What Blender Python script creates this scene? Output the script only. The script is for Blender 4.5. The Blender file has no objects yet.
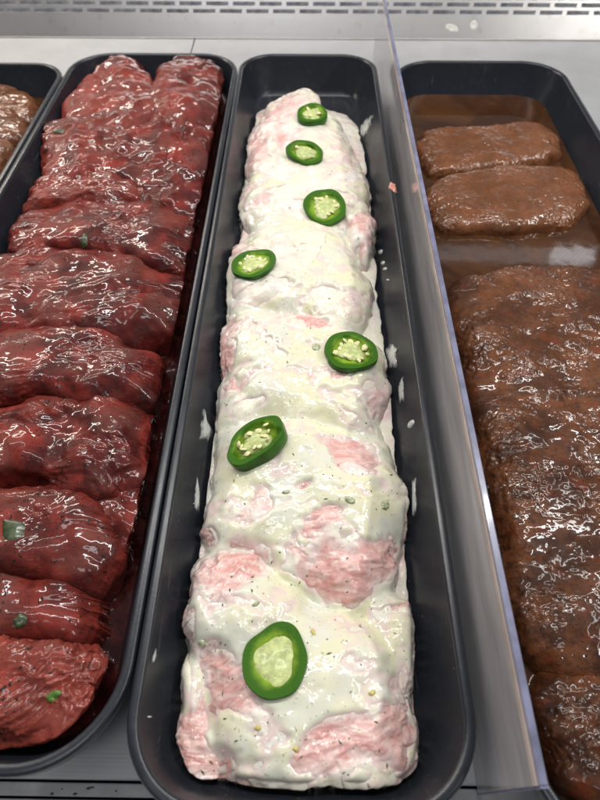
import bpy, bmesh, math, random
import numpy as np
from mathutils import Vector, Matrix
from mathutils.bvhtree import BVHTree

random.seed(7)
C = bpy.context.scene.collection
S = bpy.context.scene

# ------------------------------------------------------------------ camera
FPX, CAMH = 560.0, 0.32                       # focal length in photo pixels, height above the tray rims (m)
Yc = np.array([12., 757., FPX]); Yc /= np.linalg.norm(Yc)
Zc = np.array([0., FPX, -757.]); Zc /= np.linalg.norm(Zc)
Xc = np.cross(Yc, Zc); Xc = -Xc if Xc[0] < 0 else Xc
CM = np.array([Xc, Yc, Zc])                   # camera (right, up, forward) -> world
cd = bpy.data.cameras.new('camera'); cam = bpy.data.objects.new('camera', cd); C.objects.link(cam)
cd.sensor_fit = 'HORIZONTAL'; cd.sensor_width = 36; cd.lens = FPX / 600 * 36
r_, u_, f_ = CM @ np.array([1, 0, 0]), CM @ np.array([0, 1, 0]), CM @ np.array([0, 0, 1])
cam.matrix_world = Matrix(((r_[0], u_[0], -f_[0], 0), (r_[1], u_[1], -f_[1], 0), (r_[2], u_[2], -f_[2], CAMH), (0, 0, 0, 1)))
cd.clip_start = 0.01; cd.clip_end = 50
cd.dof.use_dof = True; cd.dof.focus_distance = 0.40; cd.dof.aperture_fstop = 13
S.camera = cam

# ------------------------------------------------------------------ world, lamps, exposure
w = bpy.data.worlds.new('World'); S.world = w; w.use_nodes = True
bg = w.node_tree.nodes['Background']; bg.inputs[0].default_value = (0.92, 0.94, 1.0, 1); bg.inputs[1].default_value = 0.18
def area(name, loc, target, sx, sy, power, col):
    l = bpy.data.lights.new(name, 'AREA'); l.shape = 'RECTANGLE'; l.size = sx; l.size_y = sy; l.energy = power; l.color = col
    o = bpy.data.objects.new(name, l); C.objects.link(o); o.location = loc
    z = (Vector(loc) - Vector(target)).normalized(); x = Vector((1, 0, 0)); x = (x - z * x.dot(z)).normalized(); y = z.cross(x)
    o.rotation_euler = Matrix((x, y, z)).transposed().to_euler(); return o
area('case_lamp_left', (-0.70, 1.12, 0.50), (-0.1, 0.45, 0), 0.95, 0.05, 6.0, (1.0, 0.89, 0.78))
area('case_lamp_right', (0.66, 1.12, 0.51), (0.2, 0.40, 0), 0.10, 0.030, 0.04, (0.97, 0.96, 1.0))
area('case_lamp_middle', (0.40, 1.12, 0.51), (0.2, 0.40, 0), 0.38, 0.03, 0.035, (0.97, 0.96, 1.0))
area('top_lamp', (0.0, 0.62, 1.05), (0.0, 0.40, 0), 1.5, 0.05, 13.0, (1.0, 0.975, 0.95))
area('ceiling_lamp', (1.25, 0.25, 1.25), (0.1, 0.30, 0), 0.06, 1.4, 12.0, (1.0, 0.98, 0.95))
area('front_fill', (-0.25, -0.60, 2.0), (0.0, 0.25, 0), 0.9, 0.35, 6.5, (0.96, 0.98, 1.0))  # unseen fill light, added to brighten near faces and soften undercuts
S.view_settings.view_transform = 'Standard'; S.view_settings.look = 'None'
S.view_settings.exposure = 0.03; S.view_settings.gamma = 1.0
S.cycles.max_bounces = 8; S.cycles.transparent_max_bounces = 8; S.cycles.sample_clamp_indirect = 4

# ------------------------------------------------------------------ helpers
def at(px, py, z=0.0):
    d = CM @ np.array([px - 300., 400. - py, FPX]); t = (z - CAMH) / d[2]
    return np.array([d[0] * t, d[1] * t])
def to_px(x, y, z):
    p = np.stack([x, y, z - CAMH + 0 * x], -1) @ CM
    return 300 + FPX * p[..., 0] / p[..., 2], 400 - FPX * p[..., 1] / p[..., 2]

_rng = np.random.RandomState(3)
_perm = np.tile(_rng.permutation(256), 3)
_grad = _rng.normal(size=(256, 3)); _grad /= np.linalg.norm(_grad, axis=1)[:, None]
def perlin(p):
    i = np.floor(p).astype(int); f = p - i; i &= 255
    u = f * f * f * (f * (f * 6 - 15) + 10)
    out = 0
    for dx in (0, 1):
        wx = u[:, 0] if dx else 1 - u[:, 0]
        for dy in (0, 1):
            wy = u[:, 1] if dy else 1 - u[:, 1]
            for dz in (0, 1):
                wz = u[:, 2] if dz else 1 - u[:, 2]
                g = _grad[_perm[_perm[_perm[i[:, 0] + dx] + i[:, 1] + dy] + i[:, 2] + dz]]
                out = out + wx * wy * wz * (g[:, 0] * (f[:, 0] - dx) + g[:, 1] * (f[:, 1] - dy) + g[:, 2] * (f[:, 2] - dz))
    return out * 1.5
def fbm(p, octaves=4, gain=0.5):
    a, s = 1.0, 0
    for k in range(octaves):
        s = s + a * perlin(p * 2.03 ** k + 17.3 * k); a *= gain
    return s
def ridged(p, octaves=3):
    a, s = 1.0, 0
    for k in range(octaves):
        s = s + a * (1 - 2 * np.abs(perlin(p * 2.1 ** k + 9.1 * k))); a *= 0.5
    return s
def sstep(a, b, x):
    t = np.clip((x - a) / (b - a), 0, 1); return t * t * (3 - 2 * t)

def mesh_obj(name, verts, faces, mat, parent=None, smooth=True, loc=(0, 0, 0), attrs=None):
    me = bpy.data.meshes.new(name)
    v = np.asarray(verts, dtype=np.float32) - np.asarray(loc, dtype=np.float32)
    me.from_pydata([], [], [])
    if isinstance(faces, np.ndarray):
        nf = len(faces)
        me.vertices.add(len(v)); me.vertices.foreach_set('co', v.ravel())
        me.loops.add(nf * 4); me.loops.foreach_set('vertex_index', faces.astype(np.int32).ravel())
        me.polygons.add(nf); me.polygons.foreach_set('loop_start', np.arange(0, nf * 4, 4, dtype=np.int32))
        me.update(calc_edges=True); me.validate()
    else:
        me.from_pydata([tuple(map(float, q)) for q in v], [], [tuple(f) for f in faces])
    if smooth: me.polygons.foreach_set('use_smooth', [True] * len(me.polygons))
    for k, a in (attrs or {}).items():
        me.attributes.new(k, 'FLOAT', 'POINT').data.foreach_set('value', np.asarray(a, dtype=np.float32))
    if mat: me.materials.append(mat)
    o = bpy.data.objects.new(name, me); C.objects.link(o); o.location = loc
    if parent: o.parent = parent
    return o
def tag(o, label=None, cat=None, group=None, kind=None):
    if label: o['label'] = label
    if cat: o['category'] = cat
    if group: o['group'] = group
    if kind: o['kind'] = kind
    return o
def empty(name, loc, label, cat, group=None):
    o = bpy.data.objects.new(name, None); C.objects.link(o); o.location = loc; o.empty_display_size = 0.01
    return tag(o, label, cat, group)
def box(x0, x1, y0, y1, z0, z1):
    v = [(x, y, z) for z in (z0, z1) for y in (y0, y1) for x in (x0, x1)]
    return v, [(0, 2, 3, 1), (4, 5, 7, 6), (0, 1, 5, 4), (2, 6, 7, 3), (0, 4, 6, 2), (1, 3, 7, 5)]
def bevel(o, wd, seg=2):
    m = o.modifiers.new('bevel', 'BEVEL'); m.width = wd; m.segments = seg; m.limit_method = 'ANGLE'; return o

# ------------------------------------------------------------------ materials
class NT:
    def __init__(s, name):
        s.m = bpy.data.materials.new(name); s.m.use_nodes = True; s.t = s.m.node_tree
        s.b = s.t.nodes['Principled BSDF']; s.out = s.t.nodes['Material Output']
        s.co = s.t.nodes.new('ShaderNodeTexCoord').outputs['Object']
    def n(s, typ, **kw):
        o = s.t.nodes.new('ShaderNode' + typ)
        for k, v in kw.items(): setattr(o, k, v)
        return o
    def l(s, a, b): s.t.links.new(a, b)
    def scaled(s, sx, sy, sz, rz=0, loc=(0, 0, 0)):
        m = s.n('Mapping'); m.inputs['Scale'].default_value = (sx, sy, sz); m.inputs['Rotation'].default_value = (0, 0, rz)
        m.inputs['Location'].default_value = loc; s.l(s.co, m.inputs[0]); return m.outputs[0]
    def noise(s, scale, detail=4, rough=0.5, vec=None, dist=0):
        o = s.n('TexNoise'); o.inputs['Scale'].default_value = scale; o.inputs['Detail'].default_value = detail
        o.inputs['Roughness'].default_value = rough; o.inputs['Distortion'].default_value = dist
        s.l(vec or s.co, o.inputs['Vector']); return o.outputs['Fac']
    def voro(s, scale, feature='F1', vec=None):
        o = s.n('TexVoronoi'); o.feature = feature; o.inputs['Scale'].default_value = scale
        s.l(vec or s.co, o.inputs['Vector']); return o.outputs['Distance']
    def mr(s, x, a, b, c=0., d=1.):
        o = s.n('MapRange'); o.interpolation_type = 'SMOOTHSTEP'
        for k, q in zip((1, 2, 3, 4), (a, b, c, d)): o.inputs[k].default_value = q
        s.l(x, o.inputs[0]); return o.outputs[0]
    def mix(s, f, a, b, typ='MIX'):
        o = s.n('Mix', data_type='RGBA', blend_type=typ)
        for q, i in ((f, 0), (a, 6), (b, 7)):
            if isinstance(q, (int, float)): o.inputs[i].default_value = q
            elif isinstance(q, tuple): o.inputs[i].default_value = (*q, 1)
            else: s.l(q, o.inputs[i])
        return o.outputs[2]
    def math(s, op, a, b=0.):
        o = s.n('Math', operation=op)
        for q, i in ((a, 0), (b, 1)):
            if isinstance(q, (int, float)): o.inputs[i].default_value = q
            else: s.l(q, o.inputs[i])
        return o.outputs[0]
    def attr(s, name, typ='GEOMETRY'):
        o = s.n('Attribute'); o.attribute_name = name; o.attribute_type = typ; return o.outputs['Fac']
    def bump(s, h, strength, dist, normal=None):
        o = s.n('Bump'); o.inputs['Strength'].default_value = strength; o.inputs['Distance'].default_value = dist
        s.l(h, o.inputs['Height'])
        if normal: s.l(normal, o.inputs['Normal'])
        return o.outputs[0]
    def set(s, **kw):
        names = dict(color='Base Color', rough='Roughness', metal='Metallic', spec='Specular IOR Level', coat='Coat Weight', coatr='Coat Roughness',
                     normal='Normal', coatn='Coat Normal', sss='Subsurface Weight', sssr='Subsurface Radius', ssss='Subsurface Scale', trans='Transmission Weight', ior='IOR')
        for k, q in kw.items():
            i = s.b.inputs[names[k]]
            if isinstance(q, (int, float)): i.default_value = q
            elif isinstance(q, tuple): i.default_value = q if len(q) == 3 and k == 'sssr' else (*q, 1)
            else: s.l(q, i)
        return s

def mat_red():
    s = NT('red marinated beef')
    tone = s.attr('tone', 'OBJECT'); glz = s.attr('glaze')
    n1 = s.noise(32, 5, 0.6, dist=0.4); n2 = s.noise(140, 5, 0.65, dist=0.3)
    fib = s.noise(1.0, 4, 0.6, s.scaled(40, 330, 200, 0.25))
    c = s.mix(s.mr(n1, 0.36, 0.64), (0.050, 0.007, 0.006), (0.215, 0.028, 0.020))
    c = s.mix(s.math('MULTIPLY', s.mr(fib, 0.50, 0.72), s.math('ADD', 0.12, s.math('MULTIPLY', tone, 1.5))), c, (0.40, 0.075, 0.052))
    c = s.mix(s.math('MULTIPLY', s.mr(n2, 0.50, 0.70), 0.30), c, (0.05, 0.006, 0.006))
    c = s.mix(s.math('MULTIPLY', s.mr(s.noise(13, 4, 0.6), 0.46, 0.66), 0.75), c, (0.032, 0.006, 0.006))
    c = s.mix(s.math('MULTIPLY', glz, 0.60), c, (0.135, 0.040, 0.030))
    c = s.mix(tone, c, (0.52, 0.11, 0.075))
    pep = s.math('MULTIPLY', s.mr(s.noise(420, 2, 0.5), 0.60, 0.65), s.mr(s.noise(45, 3), 0.44, 0.58))
    c = s.mix(pep, c, (0.018, 0.012, 0.008))
    crust = s.math('MULTIPLY', s.mr(s.noise(23, 3, 0.5), 0.60, 0.70), s.mr(s.noise(190, 4, 0.65), 0.42, 0.58))
    c = s.mix(s.math('MULTIPLY', crust, 0.55), c, (0.022, 0.012, 0.010))
    h = s.math('ADD', s.math('MULTIPLY', n2, 0.8), s.math('MULTIPLY', fib, 0.12))
    nb = s.bump(h, 0.4, 0.003)
    wet = s.mr(s.noise(28, 3), 0.42, 0.62)     # where the glaze is thick the surface is smoother
    rough_h = s.math('MULTIPLY', s.math('ADD', s.noise(120, 2, 0.45), s.math('MULTIPLY', s.noise(330, 1), 0.10)), s.math('SUBTRACT', 0.52, s.math('MULTIPLY', wet, 0.40)))
    nc = s.bump(s.math('ADD', s.math('MULTIPLY', s.noise(48, 2, 0.5), 1.1), rough_h), 0.36, 0.0050)
    s.set(color=c, rough=0.42, normal=nb, coat=s.mr(s.noise(21, 3, 0.55), 0.38, 0.62, 0.12, 1.0), coatr=s.mr(s.noise(60, 2), 0.35, 0.65, 0.04, 0.12), coatn=nc, spec=0.10)
    return s.m
def mat_pork():
    s = NT('pork in white cream marinade')
    cr = s.attr('cream')
    n1 = s.noise(60, 5, 0.6, dist=0.6); n2 = s.noise(260, 4, 0.6)
    marb = s.noise(1.0, 5, 0.62, s.scaled(55, 150, 110, 0.5), dist=1.2)
    flesh = s.mix(s.mr(marb, 0.38, 0.62), (0.62, 0.32, 0.29), (0.72, 0.52, 0.47))
    flesh = s.mix(s.math('MULTIPLY', s.mr(s.noise(38, 4), 0.50, 0.68), 0.6), flesh, (0.60, 0.26, 0.23))
    film = s.mix(s.mr(n1, 0.4, 0.6), (0.69, 0.49, 0.455), (0.70, 0.59, 0.55))
    cream = s.mix(s.mr(s.noise(26, 3), 0.36, 0.62), (0.74, 0.75, 0.68), (0.76, 0.75, 0.58))
    e = s.math('ADD', cr, s.math('MULTIPLY', s.math('SUBTRACT', s.noise(70, 7, 0.66, dist=1.4), 0.5), 0.80))
    c = s.mix(s.mr(e, 0.05, 0.60), flesh, film)
    c = s.mix(s.math('MULTIPLY', s.mr(e, 0.45, 1.0), 0.75), c, cream)
    spk = s.mr(s.noise(560, 1, 0.4), 0.70, 0.735)
    c = s.mix(s.math('MULTIPLY', spk, 0.6), c, (0.25, 0.26, 0.12))
    nb = s.bump(s.math('ADD', n2, s.math('MULTIPLY', marb, 0.6)), 0.15, 0.0018)
    nc = s.bump(s.math('ADD', s.noise(120, 3, 0.5), s.math('MULTIPLY', s.noise(360, 2), 0.2)), 0.6, 0.0034)
    s.set(color=c, rough=0.45, normal=nb, coat=0.9, coatr=0.07, coatn=nc, spec=0.2, sss=0.25, sssr=(1.0, 0.45, 0.35), ssss=0.004)
    return s.m
def mat_brown():
    s = NT('brown gravy marinated beef')
    tone = s.attr('tone', 'OBJECT'); gr = s.attr('glaze')
    n1 = s.noise(30, 5, 0.6, dist=0.5); n2 = s.noise(170, 5, 0.65)
    c = s.mix(s.mr(n1, 0.36, 0.66), (0.042, 0.013, 0.005), (0.140, 0.047, 0.016))
    c = s.mix(s.math('MULTIPLY', s.mr(n2, 0.48, 0.66), 0.7), c, (0.022, 0.007, 0.004))
    c = s.mix(s.math('MULTIPLY', s.mr(s.noise(65, 3), 0.56, 0.70), 0.5), c, (0.16, 0.025, 0.008))
    c = s.mix(tone, c, (0.235, 0.092, 0.036))
    pep = s.mr(s.noise(520, 2, 0.5), 0.64, 0.69)
    c = s.mix(s.math('MULTIPLY', pep, 0.85), c, (0.016, 0.010, 0.008))
    nb = s.bump(n2, 0.35, 0.003)
    clus = s.math('MULTIPLY', s.mr(s.noise(36, 4, 0.6), 0.44, 0.60), s.math('ADD', 0.25, gr))
    bub = s.math('MULTIPLY', s.mr(s.voro(300), 0.05, 0.60, 1.0, 0.0), clus)
    nc = s.bump(s.math('ADD', s.math('MULTIPLY', s.noise(42, 3, 0.5), 1.1), s.math('ADD', s.math('MULTIPLY', bub, 0.24), s.math('MULTIPLY', s.noise(130, 2), 0.13))), 0.48, 0.0048)
    s.set(color=c, rough=0.4, normal=nb, coat=s.mr(s.noise(24, 3, 0.55), 0.36, 0.60, 0.25, 1.0), coatr=0.10, coatn=nc, spec=0.12)
    return s.m
def mat_plastic(name='black tray plastic', rim=False):
    s = NT(name)
    n = s.noise(35, 4, 0.6)
    c = s.mix(s.mr(s.noise(260, 3), 0.55, 0.75), (0.014, 0.017, 0.023), (0.020, 0.024, 0.031))
    c = s.mix(s.math('MULTIPLY', s.mr(s.voro(130), 0.10, 0.05), s.mr(s.noise(22, 2), 0.50, 0.62)), c, (0.10, 0.10, 0.10))
    c = s.mix(s.math('MULTIPLY', s.mr(s.noise(16, 5, 0.7, dist=1.0), 0.55, 0.75), 0.30), c, (0.060, 0.062, 0.064))
    scr = s.math('MULTIPLY', s.mr(s.noise(1.0, 2, 0.5, s.scaled(700, 18, 60, 0.12)), 0.66, 0.72), s.mr(s.noise(30, 2), 0.45, 0.6))
    c = s.mix(s.math('MULTIPLY', scr, 0.5), c, (0.085, 0.085, 0.09))
    nb = s.bump(s.noise(700, 2), 0.08, 0.0006)
    s.set(color=c, rough=s.mr(n, 0.3, 0.7, 0.27, 0.34), spec=0.32, normal=nb)
    if rim: s.set(rough=0.16, spec=0.5)
    return s.m
def mat_steel(name, rough=0.30, col=(0.62, 0.60, 0.585), metal=1.0):
    s = NT(name)
    br = s.noise(1.0, 4, 0.6, s.scaled(4, 900, 900)); sm = s.noise(9, 4, 0.6)
    c = s.mix(s.mr(sm, 0.35, 0.7), col, tuple(x * 0.86 for x in col))
    c = s.mix(s.math('MULTIPLY', s.mr(s.noise(75, 3), 0.60, 0.72), 0.35), c, (0.42, 0.38, 0.33))
    s.set(color=c, metal=metal, rough=s.math('ADD', s.math('MULTIPLY', sm, 0.16), rough - 0.05), normal=s.bump(br, 0.10, 0.0006))
    return s.m
def mat_plain(name, col, rough=0.4, coat=0.0, bump=0, bscale=200, var=0.25, vscale=80, metal=0, sss=0, spec=None):
    s = NT(name)
    c = s.mix(s.mr(s.noise(vscale, 4, 0.6), 0.3, 0.7), tuple(x * (1 - var) for x in col), tuple(min(1, x * (1 + var)) for x in col))
    s.set(color=c, rough=rough, coat=coat, coatr=0.08, metal=metal)
    if bump: s.set(normal=s.bump(s.noise(bscale, 3), bump, 0.001))
    if spec is not None: s.set(spec=spec)
    if sss: s.set(sss=sss, sssr=(0.8, 1.0, 0.4), ssss=0.002)
    return s.m
def mat_acrylic():
    s = NT('clear acrylic sheet')
    t = s.n('BsdfTransparent'); t.inputs[0].default_value = (0.90, 0.91, 0.95, 1)
    g = s.n('BsdfGlossy'); g.inputs['Roughness'].default_value = 0.10
    d1 = s.n('BsdfDiffuse'); d1.inputs[0].default_value = (0.95, 0.92, 0.95, 1)
    d2 = s.n('BsdfTranslucent'); d2.inputs[0].default_value = (0.95, 0.92, 0.95, 1)
    d = s.n('MixShader'); d.inputs[0].default_value = 0.45; s.l(d1.outputs[0], d.inputs[1]); s.l(d2.outputs[0], d.inputs[2])
    m1 = s.n('MixShader'); s.l(s.mr(s.noise(1.0, 3, 0.6, s.scaled(8, 9, 50)), 0.25, 0.75, 0.55, 0.88), m1.inputs[0]); s.l(t.outputs[0], m1.inputs[1]); s.l(d.outputs[0], m1.inputs[2])
    fr = s.n('Fresnel'); fr.inputs[0].default_value = 1.49
    m2 = s.n('MixShader'); s.l(s.math('MULTIPLY', fr.outputs[0], 1.5), m2.inputs[0]); s.l(m1.outputs[0], m2.inputs[1]); s.l(g.outputs[0], m2.inputs[2])
    s.l(m2.outputs[0], s.out.inputs[0]); return s.m
def mat_liquid(name, c0, c1, rough=0.06, scale=60, bub=0.5):
    s = NT(name)
    c = s.mix(s.mr(s.noise(scale, 5, 0.6, dist=1.0), 0.35, 0.68), c0, c1)
    h = s.math('ADD', s.noise(26, 2), s.math('MULTIPLY', s.mr(s.voro(420), 0.0, 0.45, bub, 0.0), 0.10))
    s.set(color=c, rough=rough, spec=0.5, normal=s.bump(h, 0.14, 0.0016)); return s.m

M_RED, M_PORK, M_BROWN = mat_red(), mat_pork(), mat_brown()
M_TRAY = mat_plastic(); M_RIM = mat_plastic('black tray rim plastic', True)
M_STEEL = mat_steel('brushed stainless steel'); M_DECK = mat_steel('dull stainless steel deck', 0.42, (0.43, 0.44, 0.45), 0.45)
M_ACR = mat_acrylic()
M_EDGE = mat_plain('frosted acrylic edge', (0.16, 0.165, 0.25), 0.25, 0.5, var=0.25, vscale=60)
M_REFRACTION = mat_plain('painted edge refraction', (0.60, 0.50, 0.46), 0.2, 0.5, var=0.2, vscale=20)  # beige colour stands in for light refracted along the acrylic edge
M_SKIN = mat_plain('jalapeno skin', (0.026, 0.100, 0.006), 0.34, 0.05, spec=0.2, bump=0.1, var=0.4, vscale=90)
def mat_flesh():
    s = NT('jalapeno flesh'); tc = s.n('TexCoord').outputs['Generated']
    sub = s.n('VectorMath', operation='MULTIPLY_ADD'); s.l(tc, sub.inputs[0]); sub.inputs[1].default_value = (2, 2, 0); sub.inputs[2].default_value = (-1, -1, 0)
    ln = s.n('VectorMath', operation='LENGTH'); s.l(sub.outputs[0], ln.inputs[0])
    e = s.math('ADD', ln.outputs['Value'], s.math('MULTIPLY', s.math('SUBTRACT', s.noise(160, 4, 0.6), 0.5), 0.35))
    c = s.mix(s.mr(e, 0.52, 0.86), (0.22, 0.35, 0.03), (0.035, 0.115, 0.007))
    s.set(color=c, rough=0.5, spec=0.10, coat=0.0, normal=s.bump(s.noise(600, 3), 0.3, 0.001), sss=0.1, sssr=(0.6, 1.0, 0.3), ssss=0.002); return s.m
M_FLESH = mat_flesh()
M_PITH = mat_plain('jalapeno pith', (0.44, 0.50, 0.20), 0.5, 0.12, bump=0.4, bscale=500, var=0.22, vscale=260, sss=0.2)
M_SEED = mat_plain('jalapeno seed', (0.76, 0.72, 0.38), 0.35, 0.5, var=0.15, vscale=300)
M_CREAM = mat_plain('thin cream film', (0.52, 0.55, 0.52), 0.25, 0.6, bump=0.3, bscale=250, var=0.08)
def mat_smear():
    s = NT('wiped cream smear'); s.set(color=(0.62, 0.65, 0.62), rough=0.25, coat=0.5)
    s.l(s.mr(s.math('ADD', s.math('MULTIPLY', s.attr('edge'), 0.55), s.math('SUBTRACT', s.noise(1.0, 4, 0.6, s.scaled(420, 120, 200)), 0.28)), 0.25, 0.75, 0.0, 0.85), s.b.inputs['Alpha']); return s.m
M_SMEAR = mat_smear()
def mat_sauce():
    s = NT('white herb cream sauce')
    c = s.mix(s.mr(s.noise(24, 4, 0.6, dist=0.5), 0.34, 0.64), (0.66, 0.665, 0.57), (0.70, 0.68, 0.475))
    c = s.mix(s.math('MULTIPLY', s.mr(s.noise(90, 5, 0.65, dist=1.0), 0.55, 0.72), 0.55), c, (0.70, 0.60, 0.55))
    c = s.mix(s.math('MULTIPLY', s.mr(s.noise(150, 3, 0.5), 0.66, 0.72), 0.45), c, (0.50, 0.54, 0.40))
    c = s.mix(s.math('MULTIPLY', s.mr(s.noise(560, 1, 0.4), 0.69, 0.73), 0.55), c, (0.22, 0.24, 0.10))
    thn = s.math('ADD', s.attr('thick'), s.math('MULTIPLY', s.math('SUBTRACT', s.noise(130, 5, 0.65, dist=1.0), 0.5), 1.6))
    c = s.mix(s.mr(thn, -0.1, 1.9), (0.71, 0.575, 0.53), c)
    h = s.math('ADD', s.noise(75, 2, 0.5), s.math('MULTIPLY', s.noise(220, 2), 0.22))
    s.set(color=c, rough=0.45, spec=0.2, coat=1.0, coatr=0.06, coatn=s.bump(h, 0.6, 0.0040), normal=s.bump(h, 0.2, 0.002), sss=0.3, sssr=(1.0, 0.8, 0.6), ssss=0.003); return s.m
M_SAUCE = mat_sauce()
M_HERB = mat_plain('dried herb', (0.085, 0.105, 0.035), 0.6, 0.2, var=0.7, vscale=900)
M_GREEN = mat_plain('green pepper chip', (0.030, 0.048, 0.014), 0.4, 0.25, bump=0.2, var=0.5, vscale=300)
M_REDPOOL = mat_liquid('dark red marinade liquid', (0.020, 0.003, 0.003), (0.055, 0.010, 0.009), bub=1.0)
M_BRPOOL = mat_liquid('brown gravy liquid', (0.034, 0.012, 0.004), (0.075, 0.029, 0.009), bub=0.3, scale=14)
M_WATER = mat_plain('dark dried drip', (0.02, 0.02, 0.022), 0.15, 0.5)
M_SPLASH = mat_plain('dried pale splash', (0.62, 0.60, 0.56), 0.5)
M_SCRAP = mat_plain('pink meat scrap', (0.62, 0.25, 0.20), 0.3, 0.8, bump=0.4, var=0.3, vscale=300)
M_RAIL = mat_plain('grey painted rail', (0.30, 0.30, 0.31), 0.35, var=0.12)
M_WHITE = mat_plain('white painted bumper', (0.62, 0.62, 0.62), 0.4, var=0.06)
M_DARK = mat_plain('dark case interior', (0.05, 0.055, 0.07), 0.6); M_BACK = mat_plain('grey duct interior', (0.60, 0.62, 0.66), 0.6)

# ------------------------------------------------------------------ setting: steel deck, rear grille, front rail
ZD = -0.052
seam = at(193, 45, ZD)[0]
for x0, x1 in ((-1.3, seam - 0.0007), (seam + 0.0007, 1.3)):
    v, f = box(x0, x1, 0.0138, 0.983, ZD - 0.012, ZD)
    tag(bevel(mesh_obj('deck', v, f, M_DECK, smooth=False), 0.0012), kind='structure')
v, f = box(-1.3, 1.3, 0.0062, 0.0126, ZD - 0.02, ZD - 0.004)
tag(bevel(mesh_obj('front_rail', v, f, M_RAIL, smooth=False), 0.0008), 'grey painted rail along the front edge of the steel deck', 'rail')
v, f = box(-1.3, 1.3, -0.12, 0.0050, ZD - 0.03, ZD - 0.006)
tag(bevel(mesh_obj('case_bumper', v, f, M_WHITE, smooth=False), 0.002), 'white painted case bumper in front of the grey rail', 'bumper')
v, f = box(-1.5, 1.5, -0.30, 1.5, ZD - 0.20, ZD - 0.05)
tag(mesh_obj('floor', v, f, M_DARK, smooth=False), kind='structure')

# rear panel: leans back from the far edge of the deck; the air slots are real openings
ry = 0.986; lean = math.radians(60)
def pan(x, t, off=0.0):                       # t metres up the panel
    return (x, ry + t * math.cos(lean) + off * math.sin(lean), ZD - 0.004 + t * math.sin(lean) - off * math.cos(lean))
def t_for(py):                                # where a photo row meets the panel
    d = CM @ np.array([0., 400. - py, FPX]); n = np.array([0, -math.sin(lean), math.cos(lean)])
    p0 = np.array([0, ry, ZD - 0.004]); t = n @ (p0 - np.array([0, 0, CAMH])) / (n @ d); P = np.array([0, 0, CAMH]) + d * t
    return (P - p0) @ np.array([0, math.cos(lean), math.sin(lean)])
root = empty('grille_panel', (0, ry, ZD), 'brushed steel rear panel with two visible rows of air slots', 'grille panel')
tr = [t_for(11.5), t_for(4.0), t_for(-3.5)]; hh = 0.0028
pitch, slot = 0.0415, 0.0345
vs, fs = [], []
def quad(a, b, c, d):
    k = len(vs); vs.extend([a, b, c, d]); fs.append((k, k + 1, k + 2, k + 3))
ts = [0.0, tr[0] - hh, tr[0] + hh, tr[1] - hh, tr[1] + hh, tr[2] - hh, tr[2] + hh, tr[2] + 0.10]
for k in range(len(ts) - 1):
    if k % 2 == 0:
        quad(pan(-1.3, ts[k]), pan(1.3, ts[k]), pan(1.3, ts[k + 1]), pan(-1.3, ts[k + 1]))
    else:
        x = -1.3 + (pitch / 2 if (k // 2) % 2 else 0); quad(pan(-1.3, ts[k]), pan(x, ts[k]), pan(x, ts[k + 1]), pan(-1.3, ts[k + 1]))
        while x < 1.25:
            quad(pan(x + slot, ts[k]), pan(x + pitch, ts[k]), pan(x + pitch, ts[k + 1]), pan(x + slot, ts[k + 1])); x += pitch
p = mesh_obj('panel', vs, fs, M_STEEL, None, smooth=False); p.parent = root; p.matrix_parent_inverse = Matrix.Translation((0, -ry, -ZD))
m = p.modifiers.new('thick', 'SOLIDIFY'); m.thickness = 0.0012; m.offset = -1
v = [pan(-1.3, ts[1] - 0.005, 0.014), pan(1.3, ts[1] - 0.005, 0.014), pan(1.3, ts[-1], 0.014), pan(-1.3, ts[-1], 0.014)]
b = mesh_obj('backing', v, [(0, 1, 2, 3)], M_BACK, None, smooth=False); b.parent = root; b.matrix_parent_inverse = p.matrix_parent_inverse
v, f = box(-1.3, 1.3, 0.9835, 0.9855, ZD - 0.010, ZD + 0.0012)
lip = mesh_obj('lip', v, f, M_STEEL, None, smooth=False); lip.parent = root; lip.matrix_parent_inverse = p.matrix_parent_inverse

# ------------------------------------------------------------------ trays
def rrect(x0, x1, y0, y1, r, d, seg=14, side=24):
    x0, x1, y0, y1 = x0 + d, x1 - d, y0 + d, y1 - d; r = max(r - d, 0.006); pts = []
    for cx, cy, a0, ex, ey in ((x1 - r, y1 - r, 0, 0, 0), (x0 + r, y1 - r, 90, 0, 0), (x0 + r, y0 + r, 180, 0, 0), (x1 - r, y0 + r, 270, 0, 0)):
        for k in range(seg + 1):
            a = math.radians(a0 + 90 * k / seg); pts.append((cx + r * math.cos(a), cy + r * math.sin(a)))
    return pts
def sweep(rect, prof, cap_first=False, cap_last=False):
    rings = [[(x, y, z) for x, y in rrect(*rect, d)] for d, z in prof]; n = len(rings[0]); v = [p for r in rings for p in r]; f = []
    for k in range(len(rings) - 1):
        for i in range(n):
            j = (i + 1) % n; f.append((k * n + i, k * n + j, (k + 1) * n + j, (k + 1) * n + i))
    if cap_last: f.append(tuple(range((len(rings) - 1) * n, len(rings) * n)))
    if cap_first: f.append(tuple(range(n))[::-1])
    return v, f
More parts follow.
